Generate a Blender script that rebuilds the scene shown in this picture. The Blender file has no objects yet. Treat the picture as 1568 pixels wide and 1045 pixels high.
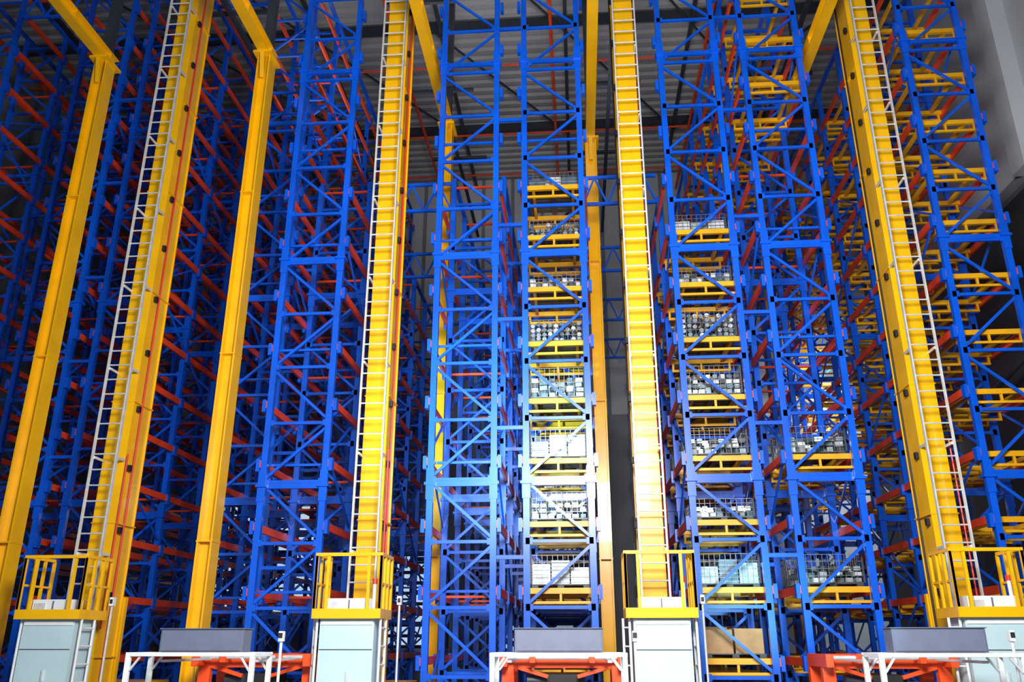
import bpy, math, random
from mathutils import Vector, Matrix
random.seed(7)
scene = bpy.context.scene
try:
    scene.view_settings.view_transform = 'Standard'
except Exception: pass

# ------------------------------------------------------------ materials
def mat(name, col, rough=0.45, metal=0.0, var=0.25, scale=3.0, bump=0.0, coat=0.0, col2=None):
    m = bpy.data.materials.new(name); m.use_nodes = True
    nt = m.node_tree; b = nt.nodes['Principled BSDF']
    tc = nt.nodes.new('ShaderNodeTexCoord')
    n = nt.nodes.new('ShaderNodeTexNoise'); n.inputs['Scale'].default_value = scale
    n.inputs['Detail'].default_value = 5
    nt.links.new(tc.outputs['Object'], n.inputs['Vector'])
    r = nt.nodes.new('ShaderNodeValToRGB')
    c2 = col2 if col2 else tuple(c*(1-var) for c in col)
    r.color_ramp.elements[0].position = 0.35; r.color_ramp.elements[1].position = 0.65
    r.color_ramp.elements[0].color = (*c2, 1); r.color_ramp.elements[1].color = (*col, 1)
    nt.links.new(n.outputs['Fac'], r.inputs['Fac'])
    nt.links.new(r.outputs['Color'], b.inputs['Base Color'])
    b.inputs['Roughness'].default_value = rough
    b.inputs['Metallic'].default_value = metal
    b.inputs['Coat Weight'].default_value = coat
    if bump:
        bp = nt.nodes.new('ShaderNodeBump'); bp.inputs['Strength'].default_value = bump
        nt.links.new(n.outputs['Fac'], bp.inputs['Height'])
        nt.links.new(bp.outputs['Normal'], b.inputs['Normal'])
    return m
BLUE = mat('blue_paint', (0.001, 0.108, 0.78), 0.30, 0, 0.3, 1.3, coat=0.2)
YEL = mat('yellow_paint', (0.95, 0.50, 0.002), 0.30, 0, 0.14, 2.0, coat=0.2)
YELD = mat('yellow_beam_paint', (0.85, 0.41, 0.003), 0.4, 0, 0.25, 2.0)
RED = mat('orange_red_paint', (0.90, 0.07, 0.012), 0.4, 0, 0.3, 2.0)
ORG = mat('orange_paint', (0.95, 0.09, 0.015), 0.4, 0, 0.12, 2.0)
STEEL = mat('galvanised_steel', (0.70, 0.73, 0.75), 0.35, 0.2, 0.2, 8.0)
WIRE = mat('dull_wire', (0.22, 0.25, 0.28), 0.4, 0.4, 0.2, 8.0)
WHITE = mat('white_paint', (0.80, 0.84, 0.86), 0.4, 0, 0.08, 4.0)
CAB = mat('cabinet_paint', (0.52, 0.70, 0.75), 0.45, 0, 0.08, 1.5)
DGREY = mat('dark_grey_panel', (0.14, 0.16, 0.24), 0.5, 0, 0.12, 5.0)
BLACK = mat('black_rubber', (0.012, 0.012, 0.014), 0.6, 0, 0.2, 5.0)
CONC = mat('concrete', (0.30, 0.31, 0.33), 0.9, 0, 0.3, 0.8, 0.1)
WALL = mat('wall_panel', (0.22, 0.24, 0.27), 0.7, 0, 0.2, 0.5)
WALLL = mat('wall_panel_light', (0.50, 0.53, 0.57), 0.7, 0, 0.12, 0.5)
DARKW = mat('dark_cladding', (0.03, 0.033, 0.04), 0.8, 0, 0.3, 0.5)
ROOF = mat('roof_sheet', (0.36, 0.36, 0.38), 0.5, 0.0, 0.2, 0.7)
DSTEEL = mat('dark_steel', (0.05, 0.06, 0.08), 0.5, 0.3, 0.3, 1.0)
CARD = mat('cardboard', (0.42, 0.25, 0.12), 0.85, 0, 0.2, 6.0)
PKG = mat('bright_metal_parts', (0.42, 0.47, 0.51), 0.3, 0.3, 0.5, 9.0)
PKB = mat('blue_grey_parts', (0.10, 0.16, 0.22), 0.35, 0.3, 0.4, 9.0)
PKL = mat('pale_parts', (0.66, 0.70, 0.72), 0.35, 0.2, 0.3, 9.0)
PLA = mat('grey_plastic', (0.04, 0.045, 0.055), 0.5, 0, 0.3, 6.0)
REDP = mat('red_cable', (0.75, 0.03, 0.02), 0.4, 0, 0.1, 6.0)
def emis(name, col, s):
    m = bpy.data.materials.new(name); m.use_nodes = True
    b = m.node_tree.nodes['Principled BSDF']
    b.inputs['Base Color'].default_value = (*col, 1)
    b.inputs['Emission Color'].default_value = (*col, 1)
    b.inputs['Emission Strength'].default_value = s
    return m
GLASS = emis('daylight_glazing', (0.55, 0.75, 1.0), 0.8)

# ------------------------------------------------------------ mesh builder
class MB:
    def __init__(s): s.v=[]; s.f=[]; s.mi=[]; s.mats=[]
    def m(s, mt):
        if mt not in s.mats: s.mats.append(mt)
        return s.mats.index(mt)
    def hexa(s, pts, mt):
        b=len(s.v); s.v+= [tuple(p) for p in pts]; k=s.m(mt)
        for q in ((0,3,2,1),(4,5,6,7),(0,1,5,4),(1,2,6,5),(2,3,7,6),(3,0,4,7)):
            s.f.append(tuple(b+i for i in q)); s.mi.append(k)
    def box(s, x0,x1,y0,y1,z0,z1, mt):
        s.hexa([(x0,y0,z0),(x1,y0,z0),(x1,y1,z0),(x0,y1,z0),(x0,y0,z1),(x1,y0,z1),(x1,y1,z1),(x0,y1,z1)], mt)
    def cbox(s, c, d, mt, rz=0.0):
        hx,hy,hz=d[0]/2,d[1]/2,d[2]/2; ca,sa=math.cos(rz),math.sin(rz)
        P=[]
        for z in (-hz,hz):
            for (x,y) in ((-hx,-hy),(hx,-hy),(hx,hy),(-hx,hy)):
                P.append((c[0]+x*ca-y*sa, c[1]+x*sa+y*ca, c[2]+z))
        s.hexa(P, mt)
    def beam(s, p, q, w, h, mt, ref=(0,1,0)):
        p=Vector(p); q=Vector(q); a=(q-p).normalized(); r=Vector(ref)
        if abs(a.dot(r))>0.95: r=Vector((0,0,1)) if abs(a.z)<0.9 else Vector((1,0,0))
        u=(r-a*a.dot(r)).normalized(); w_=a.cross(u)
        P=[]
        for e in (p,q):
            for (i,j) in ((-1,-1),(1,-1),(1,1),(-1,1)):
                P.append(e+w_*(i*w/2)+u*(j*h/2))
        s.hexa(P, mt)
    def tube(s, p, q, r, mt, n=10):
        p=Vector(p); q=Vector(q); a=(q-p).normalized()
        ref=Vector((0,0,1)) if abs(a.z)<0.9 else Vector((1,0,0))
        u=a.cross(ref).normalized(); w=a.cross(u); b=len(s.v); k=s.m(mt)
        for e in (p,q):
            for i in range(n):
                t=2*math.pi*i/n; s.v.append(tuple(e+u*math.cos(t)*r+w*math.sin(t)*r))
        for i in range(n):
            j=(i+1)%n; s.f.append((b+i,b+j,b+n+j,b+n+i)); s.mi.append(k)
        s.f.append(tuple(b+i for i in reversed(range(n)))); s.mi.append(k)
        s.f.append(tuple(b+n+i for i in range(n))); s.mi.append(k)
    def mesh(s, name):
        me=bpy.data.meshes.new(name); me.from_pydata(s.v,[],s.f)
        for mt in s.mats: me.materials.append(mt)
        me.polygons.foreach_set('material_index', s.mi); me.update()
        return me
    def obj(s, name, loc=(0,0,0), bevel=0):
        o=bpy.data.objects.new(name, s.mesh(name)); o.location=loc
        scene.collection.objects.link(o)
        if bevel:
            b=o.modifiers.new('bevel','BEVEL'); b.width=bevel; b.segments=1; b.limit_method='ANGLE'
        return o
def inst(me, name, loc, bevel=0, rz=0):
    o=bpy.data.objects.new(name, me); o.location=loc; o.rotation_euler=(0,0,rz); scene.collection.objects.link(o)
    if bevel:
        b=o.modifiers.new('bevel','BEVEL'); b.width=bevel; b.segments=1; b.limit_method='ANGLE'
    return o

# ------------------------------------------------------------ layout constants
P=4.30; A0=1.08                       # aisle pitch / reference aisle
YF=13.2; BAY=1.6; NB=8; RH=14.6       # rack front, bay, number of bays, rack height
LV=[0.44+1.007*k for k in range(1,17)]
FW=1.12                               # frame width

def upright(b, x, y, H, mt=BLUE):
    w=0.10; d=0.09; t=0.018
    b.box(x-w/2,x+w/2,y-d/2,y-d/2+t,0.02,H,mt)
    b.box(x-w/2,x-w/2+t,y-d/2+t,y+d/2,0.02,H,mt)
    b.box(x+w/2-t,x+w/2,y-d/2+t,y+d/2,0.02,H,mt)
    b.box(x-0.11,x+0.11,y-0.1,y+0.1,0.0,0.02,mt)

def frame(b, y, H, phase=0):
    x0=0.05; x1=FW-0.05
    upright(b,x0,y,H); upright(b,x1,y,H)
    z=0.25; i=phase; step=0.98
    while z < H-0.1:
        b.beam((x0,y,z),(x1,y,z),0.05,0.045,BLUE)
        if z+step<H:
            if i%2==0: b.beam((x0,y+0.02,z+0.04),(x1,y+0.02,z+step-0.04),0.045,0.035,BLUE)
            else: b.beam((x1,y+0.02,z+0.04),(x0,y+0.02,z+step-0.04),0.045,0.035,BLUE)
            for xx in (x0+0.04,x1-0.04):
                b.cbox((xx,y-0.035,z),(0.11,0.02,0.10),BLUE)
        z+=step; i+=1
    for zs in (4.1,8.15,12.2):
        if zs>H-0.3: continue
        for xx in (x0,x1):
            b.box(xx-0.09,xx+0.09,y-0.09,y+0.09,zs-0.022,zs+0.022,BLUE)
            b.box(xx-0.065,xx+0.065,y-0.06,y-0.048,zs-0.25,zs+0.25,BLUE)
        b.beam((x0,y,zs),(x1,y,zs),0.085,0.06,BLUE)

def rack_mesh(name, nb, yellow, Hr=RH):
    """yellow: set of level indices fitted with yellow pallet arms ; Hr: height of the frames behind the first"""
    b=MB(); H0=max(RH,Hr)
    for i in range(nb+1):
        frame(b, i*BAY, H0 if i==0 else Hr, phase=i%2)
    L=nb*BAY
    for li,z in enumerate(LV):
        if z>H0-0.6: continue
        y_end = L if z<Hr-0.2 else 0.0
        for xx,sd in ((-0.025,-1),(FW+0.025,1)):
            if y_end>0: b.box(xx-0.022,xx+0.022,-0.05,y_end+0.05,z-0.065,z+0.055,RED)
            for i in range(nb+1):
                if i and z>Hr-0.2: continue
                y=i*BAY
                b.box(xx-0.03+sd*0.02,xx+0.03+sd*0.02,y-0.065,y+0.055,z-0.13,z+0.08,BLUE)
        if li in yellow and z<Hr:
            for i in range(nb):
                y=i*BAY
                for yy in (y+0.14, y+BAY-0.30):
                    b.box(0.0,FW,yy-0.03,yy+0.03,z-0.040,z+0.045,YELD)
                    b.box(0.04,FW-0.04,yy-0.02,yy+0.02,z-0.19,z-0.15,YELD)
                    for xx in (0.06,FW/2,FW-0.06):
                        b.box(xx-0.018,xx+0.018,yy-0.018,yy+0.018,z-0.155,z-0.04,YELD)
                for xx in (0.2,FW-0.2):
                    b.box(xx-0.025,xx+0.025,y+0.17,y+BAY-0.33,z-0.03,z+0.045,YELD)
        elif z<Hr:
            for i in range(nb):
                y=i*BAY
                if li%2: b.beam((0.0,y+0.12,z),(FW,y+0.12,z),0.04,0.04,RED if i else BLUE)
    for xx in (0.02,FW-0.02):
        for i in range(0,nb-1,2):
            z=0.6; k=i//2
            while z+2.0<Hr:
                y0=i*BAY; y1=(i+2)*BAY
                if k%2==0: b.beam((xx,y0,z),(xx,y1,z+2.0),0.035,0.03,BLUE,ref=(1,0,0))
                else: b.beam((xx,y1,z),(xx,y0,z+2.0),0.035,0.03,BLUE,ref=(1,0,0))
                z+=2.0; k+=1
    for xx in (0.055,FW-0.055):
        b.box(xx-0.04,xx+0.04,BAY if Hr<RH else -0.05,L+0.05,Hr,Hr+0.08,BLUE)
    return b.mesh(name)

ALL=set(range(16))
R_red7=rack_mesh('pallet_rack_plain_tall',7,set(),16.2)
R_redL=rack_mesh('pallet_rack_plain_stepped',8,set(),10.6)
R_yelC=rack_mesh('pallet_rack_arms_stepped',8,set(range(0,9)),10.6)
R_yelM=rack_mesh('pallet_rack_arms_mid',8,set(range(0,8)),10.0)
R_yelP=rack_mesh('pallet_rack_arms_part',8,{0,1,3,10,11,12},RH)
R_yelT=rack_mesh('pallet_rack_arms_tall',8,ALL,RH)
def pc(k): return A0-P/2+P*k-(0.18 if k==1 else 0)      # double-rack centre
HW=1.33
inst(R_red7,'pallet_rack',(pc(-3)+HW-FW,YF+BAY,0))
inst(R_red7,'pallet_rack',(pc(-2)-HW,YF+BAY,0))
inst(R_red7,'pallet_rack',(pc(-2)+HW-FW,YF+BAY,0))
inst(R_red7,'pallet_rack',(pc(-1)-HW,YF+BAY,0))
inst(R_redL,'pallet_rack',(pc(-1)+HW-FW,YF,0))
inst(R_redL,'pallet_rack',(pc(0)-HW,YF,0))
inst(R_yelC,'pallet_rack',(pc(0)+HW-FW,YF,0))
inst(R_yelM,'pallet_rack',(pc(1)-HW,YF,0))
inst(R_yelP,'pallet_rack',(pc(1)+HW-FW,YF,0))
inst(R_yelT,'pallet_rack',(pc(2)-HW,YF,0))

b=MB()
for k in (-2,-1,0,1):
    c=pc(k)
    for i in range(NB+1):
        if i==0 and k<0: continue
        for z in (2.95,5.0,6.9,8.7,10.9,13.0):
            if i>0 and z>10 and k in (-1,0,1): continue
            b.box(c-0.21,c+0.21,YF+i*BAY-0.03,YF+i*BAY+0.03,z-0.03,z+0.03,BLUE)
for k in (-3,-2,-1,0):                       # lattice trusses across the aisles
    xa=pc(k)+HW; xb=pc(k+1)-HW
    top = 15.9 if k<-1 else 10.4
    for i in range(1,NB+1,2):
        y=YF+i*BAY
        b.beam((xa,y,top+0.15),(xb,y,top+0.15),0.06,0.06,BLUE)
        b.beam((xa,y,top-0.45),(xb,y,top-0.45),0.06,0.06,BLUE)
        n=3
        for j in range(n):
            p=xa+(xb-xa)*j/n; q=xa+(xb-xa)*(j+1)/n
            b.beam((p,y,top-0.45),((p+q)/2,y,top+0.15),0.035,0.035,BLUE)
            b.beam(((p+q)/2,y,top+0.15),(q,y,top-0.45),0.035,0.035,BLUE)
b.obj('rack_tie_truss')

# ------------------------------------------------------------ stacker cranes
def crane_mesh():
    b=MB()
    MT=15.0
    b.box(-0.165,0.165,0.0,0.56,0.55,MT,YEL)
    b.box(-0.19,0.19,-0.02,0.0,0.55,MT,YEL)
    b.box(-0.19,0.19,0.56,0.58,0.55,MT,YEL)
    z=1.5
    while z<MT:
        b.box(-0.205,0.205,-0.032,0.60,z-0.010,z+0.010,YEL); z+=2.0
    z=2.4
    while z<MT-0.2:
        for s in (-1,1):
            b.box(s*0.20-0.025,s*0.20+0.025,0.10,0.17,z-0.05,z+0.05,BLACK)
        z+=1.0
    b.tube((0.21,0.22,1.0),(0.21,0.22,MT),0.014,REDP,8)
    b.tube((0.24,-0.05,1.9),(0.24,-0.05,4.6),0.013,REDP,8)
    b.tube((-0.21,0.42,1.0),(-0.21,0.42,MT),0.016,BLACK,8)
    for s in (-1,1):
        b.box(s*0.20-0.012,s*0.20+0.012,-0.33,-0.28,2.12,MT,STEEL)
    z=2.3
    while z<MT:
        b.tube((-0.20,-0.30,z),(0.20,-0.30,z),0.013,STEEL,8); z+=0.25
    z=3.0
    while z<MT:
        for s in (-1,1): b.box(s*0.18-0.01,s*0.18+0.01,-0.28,-0.02,z-0.02,z+0.02,STEEL)
        z+=1.5
    x0,x1,y0,y1,zf=-0.46,0.46,-1.06,-0.38,2.04
    b.box(x0,x1,y0,y1,zf,zf+0.03,STEEL)
    b.box(x0-0.02,x1+0.02,y0-0.02,y0+0.02,zf-0.02,zf+0.11,YEL)
    b.box(x0-0.02,x1+0.02,y1-0.02,y1+0.02,zf-0.02,zf+0.11,YEL)
    for xx in (x0,x1): b.box(xx-0.02,xx+0.02,y0+0.02,y1-0.02,zf-0.02,zf+0.11,YEL)
    for xx in (-0.14,0.14): b.box(xx-0.03,xx+0.03,y1,0.0,zf-0.02,zf+0.06,YEL)
    zt=2.90
    b.box(x0-0.02,x1+0.02,y0-0.02,y0+0.02,zt-0.045,zt,YEL)
    for xx in (x0,x0+0.17,x1-0.17,x1):
        b.box(xx-0.02,xx+0.02,y0-0.02,y0+0.02,zf+0.11,zt-0.04,YEL)
    for xx in (x0,x1):
        b.box(xx-0.02,xx+0.02,y0,y1,zt-0.045,zt,YEL)
        b.box(xx-0.015,xx+0.015,y0,y1,(zf+zt)/2,(zf+zt)/2+0.03,YEL)
        n=3
        for i in range(n+1):
            yy=y0+(y1-y0)*i/n
            b.box(xx-0.018,xx+0.018,yy-0.02,yy+0.02,zf+0.11,zt-0.04,YEL)
    b.box(-0.30,0.30,-0.98,-0.72,zf+0.03,zf+0.25,WHITE)
    b.box(0.0,0.02,-0.99,-0.98,zf+0.05,zf+0.23,DGREY)
    b.box(-0.26,-0.10,-0.995,-0.98,zf+0.08,zf+0.2,STEEL)
    b.tube((0.33,-0.85,zf+0.03),(0.33,-0.85,zf+0.45),0.025,WHITE)
    b.tube((0.33,-0.85,zf+0.45),(0.33,-0.85,zf+0.52),0.035,REDP)
    b.box(-0.38,0.38,-0.98,-0.42,0.52,zf-0.02,CAB)
    for zz in (1.0,1.62):
        b.box(-0.37,0.37,-0.992,-0.98,zz-0.004,zz+0.004,PLA)
    b.box(0.03,0.05,-1.01,-0.98,1.2,1.35,STEEL)
    b.box(-0.36,0.36,-0.995,-0.98,zf-0.10,zf-0.05,WHITE)
    for yy in (-0.95,-0.62):
        b.tube((0.46,yy,0.5),(0.46,yy,zf-0.02),0.018,WHITE)
    for i in range(6): b.tube((0.46,-0.95,0.7+0.24*i),(0.46,-0.62,0.7+0.24*i),0.014,WHITE)
    b.tube((-0.43,-0.95,0.5),(-0.43,-0.95,zf-0.02),0.018,WHITE)
    b.tube((-0.51,-0.80,0.5),(-0.51,-0.80,zf-0.02),0.018,WHITE)
    for i in range(6): b.tube((-0.51,-0.80,0.7+0.24*i),(-0.43,-0.95,0.7+0.24*i),0.012,WHITE)
    b.box(-0.18,0.18,-1.3,3.2,0.22,0.52,YEL)
    for yy in (-1.0,2.9):
        b.tube((-0.06,yy,0.22),(0.06,yy,0.22),0.16,BLACK,20)
    b.box(-0.45,0.45,0.72,2.0,1.0,1.12,YEL)
    b.box(-0.20,0.20,0.64,0.72,0.8,2.4,YEL)
    return b.mesh('stacker_crane')
CM=crane_mesh()
for k in (-2,-1,0,1):
    inst(CM,'stacker_crane',(A0+P*k,12.9,0))
    r=MB(); r.box(-0.10,0.10,-2.2,13.2,0.0,0.02,DSTEEL); r.box(-0.02,0.02,-2.2,13.2,0.02,0.05,DSTEEL); r.box(-0.04,0.04,-2.2,13.2,0.05,0.06,STEEL)
    r.obj('floor_rail',(A0+P*k,12.9,0))
    t=MB(); t.box(-0.05,0.05,-0.6,13.0,15.02,15.06,DSTEEL); t.box(-0.015,0.015,-0.6,13.0,15.06,15.2,DSTEEL)
    for yy in (1.9,5.1,8.3): t.box(-0.8,0.8,yy-0.04,yy+0.04,15.2,15.28,DSTEEL)
    t.obj('guide_rail',(A0+P*k,12.9,0))

# ------------------------------------------------------------ yellow building columns with girders
def column(x,y,top):
    b=MB(); w=0.25; d=0.30
    b.box(-w/2,-w/2+0.03,-d/2,d/2,0.03,top,YEL); b.box(w/2-0.03,w/2,-d/2,d/2,0.03,top,YEL)
    b.box(-w/2+0.03,w/2-0.03,-0.04,0.0,0.03,top,YEL)
    b.box(-0.22,0.22,-0.22,0.22,0,0.03,YEL)
    for z in (3.2,6.3,9.4): b.box(-w/2-0.008,w/2+0.008,-d/2-0.008,d/2+0.008,z-0.012,z+0.012,YEL)
    b.box(-0.18,0.18,-0.26,0.26,top,top+0.05,YEL)
    b.hexa([(-0.04,-d/2,top-0.5),(0.04,-d/2,top-0.5),(0.04,-d/2+0.02,top-0.5),(-0.04,-d/2+0.02,top-0.5),
            (-0.04,-0.26,top),(0.04,-0.26,top),(0.04,-d/2+0.02,top),(-0.04,-d/2+0.02,top)],YEL)
    L=y+6
    b.box(-0.10,0.10,-L,0.26,top+0.05,top+0.07,YEL)
    b.box(-0.10,0.10,-L,0.26,top+0.28,top+0.30,YEL)
    b.box(-0.010,0.010,-L,0.26,top+0.07,top+0.28,YEL)
    for i in range(int(L/1.2)):
        b.box(-0.09,0.09,-i*1.2-0.01,-i*1.2+0.01,top+0.07,top+0.28,YEL)
    for yy in (0,-5,-10): b.box(-0.08,0.08,yy-0.08,yy+0.08,top+0.30,17.4,DSTEEL)
    b.obj('steel_column',(x,y,0))
for (x,y) in ((-9.05,12.9),(-5.82,13.0),(-2.66,15.6),(0.50,16.4),(4.74,19.5)):
    column(x,y,12.4)

# ------------------------------------------------------------ loads
def load(kind, h, seed):
    rn=random.Random(seed); b=MB(); W=0.90; D=0.98
    for i in range(6): b.box(-W/2,W/2,-D/2+i*0.17,-D/2+i*0.17+0.12,0.045,0.06,PLA)
    for xx in (-0.40,0,0.40): b.box(xx-0.05,xx+0.05,-D/2,D/2,0.0,0.045,PLA)
    z0=0.061
    if kind in ('cage','parcels'):
        z=z0; lay=0.085; nx=rn.choice((6,7,8)); ny=6
        while z+lay<=z0+h:
            for ix in range(nx):
                for iy in range(ny):
                    if rn.random()<0.2 and z>z0+lay*0.5: continue
                    w=W/nx; d=D/ny
                    mt=rn.choice((PKG,PKG,PKL,PKB,PKL,PKB,PLA))
                    b.cbox((-W/2+w*(ix+.5),-D/2+d*(iy+.5),z+lay/2),(w*rn.uniform(.6,.88),d*.88,lay*rn.uniform(.65,.92)),mt,rn.uniform(-.2,.2))
            z+=lay
    if kind=='crates':
        for ix in range(3):
            hh=h*rn.choice((0.7,1,1,0.85))
            for iy in range(2):
                x=-W/2+W/3*(ix+.5); y=-D/2+D/2*(iy+.5)
                b.cbox((x,y,z0+hh/2),(W/3*.93,D/2*.93,hh),rn.choice((PKG,PKL,PKB)))
                for q in range(int(hh/0.06)):
                    b.cbox((x,y,z0+0.03+q*0.06),(W/3*.97,D/2*.97,0.012),PKG)
    if kind=='profiles':
        z=z0
        while z<z0+h:
            for ix in range(9):
                if rn.random()<0.15: continue
                x=-W/2+W*(ix+.5)/9
                b.tube((x,-D/2+rn.uniform(0,.10),z+0.042),(x,D/2,z+0.042),0.038,rn.choice((PKL,WIRE,PKG,PKB)),8)
            z+=0.088
    if kind=='cartons':
        for ix in range(2):
            for iy in range(2):
                hh=h*rn.uniform(.75,1)
                x=-W/2+W/2*(ix+.5); y=-D/2+D/2*(iy+.5)
                b.cbox((x,y,z0+hh/2),(W/2*.92,D/2*.92,hh),CARD,rn.uniform(-.05,.05))
                b.cbox((x,y,z0+hh+0.002),(W/2*.9,0.05,0.004),PKG)
    if kind!='cartons':
        H=h+0.08
        for i in range(12):
            x=-W/2+W*i/11
            for yy in (-D/2-0.01,D/2+0.01): b.box(x-0.003,x+0.003,yy-0.003,yy+0.003,z0,z0+H,WIRE)
        for i in range(10):
            y=-D/2+D*i/9
            for xx in (-W/2-0.01,W/2+0.01): b.box(xx-0.003,xx+0.003,y-0.003,y+0.003,z0,z0+H,WIRE)
        for j in range(5):
            zz=z0+H*j/4
            for yy in (-D/2-0.01,D/2+0.01): b.box(-W/2,W/2,yy-0.003,yy+0.003,zz-0.003,zz+0.003,WIRE)
            for xx in (-W/2-0.01,W/2+0.01): b.box(xx-0.003,xx+0.003,-D/2,D/2,zz-0.003,zz+0.003,WIRE)
        for sx in (-1,1):
            for sy in (-1,1): b.cbox((sx*(W/2+0.012),sy*(D/2+0.012),z0+H/2),(0.03,0.03,H),PLA)
    return b.mesh('pallet_load_'+kind)
def put(x, lv, kind, h, seed, bay=0):
    inst(load(kind,h,seed),'pallet_load',(x,YF+BAY*bay+BAY/2-0.05,LV[lv]+0.047))
xa=pc(0)+HW-FW/2
for lv,kind,h in ((1,'crates',.36),(2,'parcels',.34),(3,'crates',.36),(4,'parcels',.42),(5,'profiles',.30),(6,'parcels',.20),(7,'profiles',.22),(8,'crates',.2)):
    put(xa,lv,kind,h,lv+11)
xb=pc(1)-HW+FW/2
for lv,kind,h in ((0,'cartons',.45),(1,'crates',.36),(2,'parcels',.20),(3,'parcels',.34),(4,'cage',.40),(5,'profiles',.42),(6,'cage',.20),(7,'crates',.22)):
    put(xb,lv,kind,h,lv+31)
xc=pc(1)+HW-FW/2
for lv,kind,h in ((1,'parcels',.34),(3,'cage',.34)):
    put(xc,lv,kind,h,lv+51)
rn=random.Random(3)
for bay in range(1,5):
    for X in (xa,xb):
        for lv in range(0,7):
            if rn.random()<0.42: 
                put(X,lv,rn.choice(('parcels','crates','profiles','cage')),rn.uniform(.22,.42),rn.randint(0,5),bay)

# ------------------------------------------------------------ infeed conveyors
def conveyor(x):
    b=MB()
    y=10.1; W2=0.75; DP=0.56
    b.box(-W2-.03,W2+.03,y-0.025,y+0.025,1.555,1.60,WHITE)
    b.box(-W2-.03,W2+.03,y+DP-0.025,y+DP+0.025,1.57,1.60,WHITE)
    for yy in (y,y+DP):
        for s in (-1,1):
            b.box(s*W2-0.028,s*W2+0.028,yy-0.028,yy+0.028,0.02,1.555,WHITE)
            b.box(s*W2-0.07,s*W2+0.07,yy-0.07,yy+0.07,0,0.02,WHITE)
            b.beam((s*(W2-.03),yy,1.40),(s*(W2-.14),yy,1.55),0.025,0.025,STEEL)
    for s in (-1,1): b.box(s*W2-0.028,s*W2+0.028,y+0.02,y+DP-0.02,1.55,1.60,WHITE)
    b.box(-0.515,0.515,y+0.25,y+0.52,1.602,1.86,DGREY)
    b.box(-0.50,0.50,y+0.24,y+0.25,1.615,1.845,DGREY)
    b.box(-0.53,0.53,y+0.23,y+0.54,1.86,1.872,DGREY)
    for s in (-0.5,0.5): b.box(s-0.02,s+0.02,y,y+DP,1.585,1.601,STEEL)
    y2=12.3
    for yy in (y2,y2+0.65):
        b.box(-0.82,0.82,yy-0.04,yy+0.04,1.38,1.56,ORG)
        for s in (-1,1):
            b.box(s*0.75-0.085,s*0.75+0.085,yy-0.055,yy+0.055,0.02,1.53,ORG)
            b.box(s*0.75-0.11,s*0.75+0.11,yy-0.09,yy+0.09,0,0.02,ORG)
    for s in (-1,1): b.box(s*0.79-0.05,s*0.79+0.05,y2-0.3,y2+0.65,1.40,1.565,ORG)
    for s in (-0.40,0.40): b.box(s-0.04,s+0.04,y2-0.3,y2+0.65,1.45,1.57,ORG)
    for i in range(5): b.tube((-0.74,y2-0.22+i*0.2,1.52),(0.74,y2-0.22+i*0.2,1.52),0.028,STEEL,12)
    b.box(-0.3,0.3,y2+0.1,y2+0.4,1.05,1.30,BLACK)
    b.tube((-0.5,y2+0.15,1.22),(-0.2,y2+0.15,1.22),0.08,DSTEEL,16)
    b.beam((-0.66,y2-0.02,1.40),(-0.2,y2-0.02,1.27),0.05,0.05,ORG)
    b.beam((0.66,y2-0.02,1.40),(0.2,y2-0.02,1.27),0.05,0.05,ORG)
    for s in (-1,1): b.box(s*0.6-0.03,s*0.6+0.03,y+DP,y2-0.25,1.48,1.51,STEEL)
    b.tube((0.90,y+0.5,0.0),(0.90,y+0.5,1.74),0.018,WHITE); b.box(0.87,0.93,y+0.46,y+0.54,1.72,1.84,WHITE); b.box(0.875,0.925,y+0.45,y+0.46,1.76,1.82,BLACK)
    b.obj('infeed_conveyor',(x,0,0),bevel=0.004)
for k in (-1,0,1): conveyor(A0-P/2+P*k+HW-FW/2+0.03)
for k in (-2,-1,0,1):
    b=MB(); b.box(-0.07,0.07,-0.07,0.07,0,0.02,STEEL); b.tube((0,0,0.02),(0,0,2.28),0.016,STEEL); b.box(-0.03,0.03,-0.04,0.04,2.22,2.34,WHITE); b.box(-0.02,0.02,-0.045,-0.04,2.25,2.31,BLACK)
    b.obj('sensor_post',(A0+P*k+0.62,12.4,0))

# ------------------------------------------------------------ building shell
XL,XR,YB,ZR,Y0=-16.5,9.3,27.6,18.3,-9.0
b=MB(); b.box(XL-0.3,XR+0.3,Y0,YB+0.3,-0.2,0.0,CONC); b.obj('floor')
b=MB(); prof=[]; y=Y0
while y<YB+0.3:
    prof+= [(y,ZR),(y+0.16,ZR),(y+0.20,ZR+0.09),(y+0.34,ZR+0.09)]; y+=0.38
k=b.m(ROOF)
for (yy,zz) in prof: b.v+= [(XL-0.3,yy,zz),(XR+0.3,yy,zz)]
for i in range(len(prof)-1):
    b.f.append((2*i,2*i+1,2*i+3,2*i+2)); b.mi.append(k)
b.box(XL-0.3,XR+0.3,Y0,YB+0.3,ZR+0.12,ZR+0.3,ROOF)
b.obj('ceiling')
b=MB()
for yy in (4,9,14,19,24):
    b.box(XL+0.2,XR-0.4,yy-0.06,yy+0.06,ZR-0.30,ZR-0.02,DSTEEL)
for xx in (-14,-10.5,-7,-3.5,0,3.5,7):
    b.box(xx-0.05,xx+0.05,Y0,YB-0.1,ZR-0.42,ZR-0.30,DSTEEL)
    for yy in (4,9,14,19):
        b.beam((xx,yy,ZR-0.5),(xx+3.5 if xx<7 else xx-3.5,yy+5,ZR-0.5),0.05,0.05,DSTEEL)
b.obj('roof_truss')
b=MB()
for yy in (13,16.5,20,23.5,26):
    b.tube((XL+0.3,yy,ZR-0.75),(XR-0.6,yy,ZR-0.75),0.035,RED)
for xx in (-9,-4.7,-0.4,3.9):
    b.tube((xx,2,ZR-0.82),(xx,YB-0.3,ZR-0.82),0.045,RED)
b.obj('sprinkler_pipe')
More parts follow.
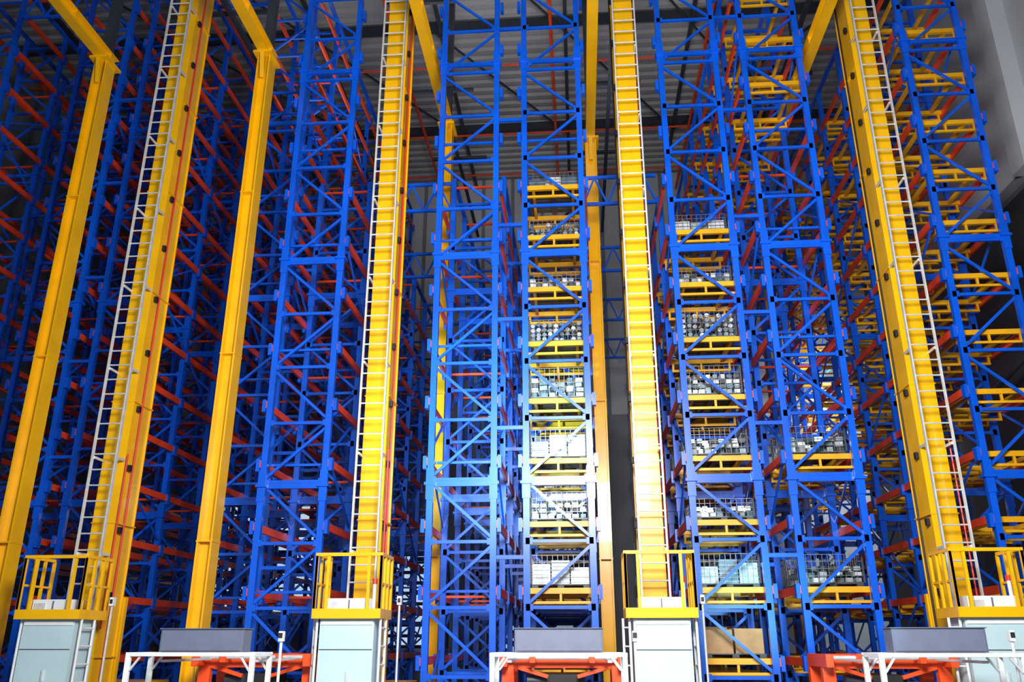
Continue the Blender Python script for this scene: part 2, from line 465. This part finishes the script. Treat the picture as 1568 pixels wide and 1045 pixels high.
b=MB(); b.box(XL-0.3,XL,Y0,YB,0,ZR,WALL)
for i in range(9): b.box(XL,XL+0.18,Y0+4*i,Y0+4*i+0.3,0,ZR,WALL)
for z in (4,8,12,16): b.box(XL,XL+0.05,Y0,YB,z-0.1,z+0.1,WALL)
b.obj('wall_left')
b=MB(); b.box(XR,XR+0.3,Y0,YB,10.6,ZR,WALLL)
b.box(XR,XR+0.3,Y0,YB,0,10.6,DARKW)
for i in range(5): b.box(XR-0.35,XR,Y0+6+6*i,Y0+6.5+6*i,10.6,ZR,WALLL if i%2 else WALL)
b.box(XR-0.12,XR,Y0,YB,10.5,10.75,WALL)
for i in range(12): b.box(XR-0.05,XR,13+i*0.25,13.12+i*0.25,4.4,6.4,STEEL)
b.obj('wall_right')
b=MB(); b.box(XL-0.3,XR+0.3,YB,YB+0.3,0,9,WALL); b.box(XL-0.3,XR+0.3,YB,YB+0.3,9,ZR,WALLL)
x=XL
while x<XR:
    b.box(x,x+0.12,YB-0.06,YB,0,ZR,WALL); x+=1.1
b.box(4.6,XR,YB-0.12,YB-0.06,0,9,WALLL)
b.obj('wall_back')
def window(name,x0,x1,z0,z1):
    b=MB(); b.box(x0,x1,YB-0.16,YB-0.13,z0,z1,GLASS)
    z=z0
    while z<=z1: b.box(x0-0.05,x1+0.05,YB-0.26,YB-0.16,z-0.05,z+0.05,DSTEEL); z+=0.32
    for xx in (x0,(x0+x1)/2,x1): b.box(xx-0.05,xx+0.05,YB-0.24,YB-0.12,z0,z1,DSTEEL)
    b.obj(name)
window('window_1',-12,-8.5,2.6,6.0)
window('window_2',-7.2,-4.2,1.6,4.4)
window('window_3',-2.4,-0.2,1.4,2.6)
b=MB()
for (y,z) in ((20,5.2),(21,5.6)): b.tube((XR-0.6,y,0),(XR-0.6,y,z+4),0.05,DSTEEL)
b.tube((XR-0.6,20,3.2),(XR-1.6,20,1.4),0.05,DSTEEL); b.tube((XR-0.6,20,6.2),(XR-0.6,13,7.4),0.05,DSTEEL)
b.obj('service_pipe')

# ------------------------------------------------------------ lights
w=bpy.data.worlds.new('World'); scene.world=w; w.use_nodes=True
nt=w.node_tree; bg=nt.nodes['Background']
bg.inputs['Color'].default_value=(0.6,0.75,1.0,1); bg.inputs['Strength'].default_value=0.6
def area(name,loc,rot,sx,sy,e,col):
    l=bpy.data.lights.new(name,'AREA'); l.shape='RECTANGLE'; l.size=sx; l.size_y=sy; l.energy=e; l.color=col
    o=bpy.data.objects.new(name,l); o.location=loc; o.rotation_euler=rot; scene.collection.objects.link(o); return o
def aim(o,t):
    d=Vector(t)-o.location; o.rotation_euler=d.to_track_quat('-Z','Y').to_euler()
o=area('added_key_light',(0.4,3.2,6.0),(0,0,0),3,2,1900,(1,0.98,0.94)); aim(o,(0.0,14,4.6))  # unseen key light, added to brighten masts and rack fronts over the dark depth
o=area('added_ceiling_fill',(-2,17,13.5),(math.pi,0,0),10,4,130,(0.95,0.97,1))  # no such fixture: fill added among the racks to lighten the ceiling
o=area('added_back_wall_fill',(8.2,22,9),(0,0,0),1.2,1.2,400,(0.85,0.92,1)); aim(o,(7.2,27.5,4))  # unseen fill, added to brighten the back wall at lower right
def spot(name,loc,t,e,ang,col,blend=1.0):
    l=bpy.data.lights.new(name,'SPOT'); l.energy=e; l.spot_size=math.radians(ang); l.spot_blend=blend; l.color=col; l.shadow_soft_size=0.4
    o=bpy.data.objects.new(name,l); o.location=loc; scene.collection.objects.link(o); aim(o,t)
spot('added_cyan_glow',(-2.6,3,2.2),(-1.45,13.2,5.0),13000,24,(0.42,0.88,1))  # invented spot giving the centre rack frames their cyan glow
spot('added_cyan_glow',(2.9,3,1.2),(2.75,13.2,2.4),5000,13,(0.42,0.88,1))  # second invented spot, same glow low on the right-hand racks

# ------------------------------------------------------------ camera
cam=bpy.data.cameras.new('camera'); co=bpy.data.objects.new('camera',cam); scene.collection.objects.link(co)
cam.sensor_width=36; cam.lens=29.3; cam.clip_end=200
co.location=(0,0,1.7)
co.rotation_euler=(math.radians(90+19.95),0,math.radians(4.5))
scene.camera=co
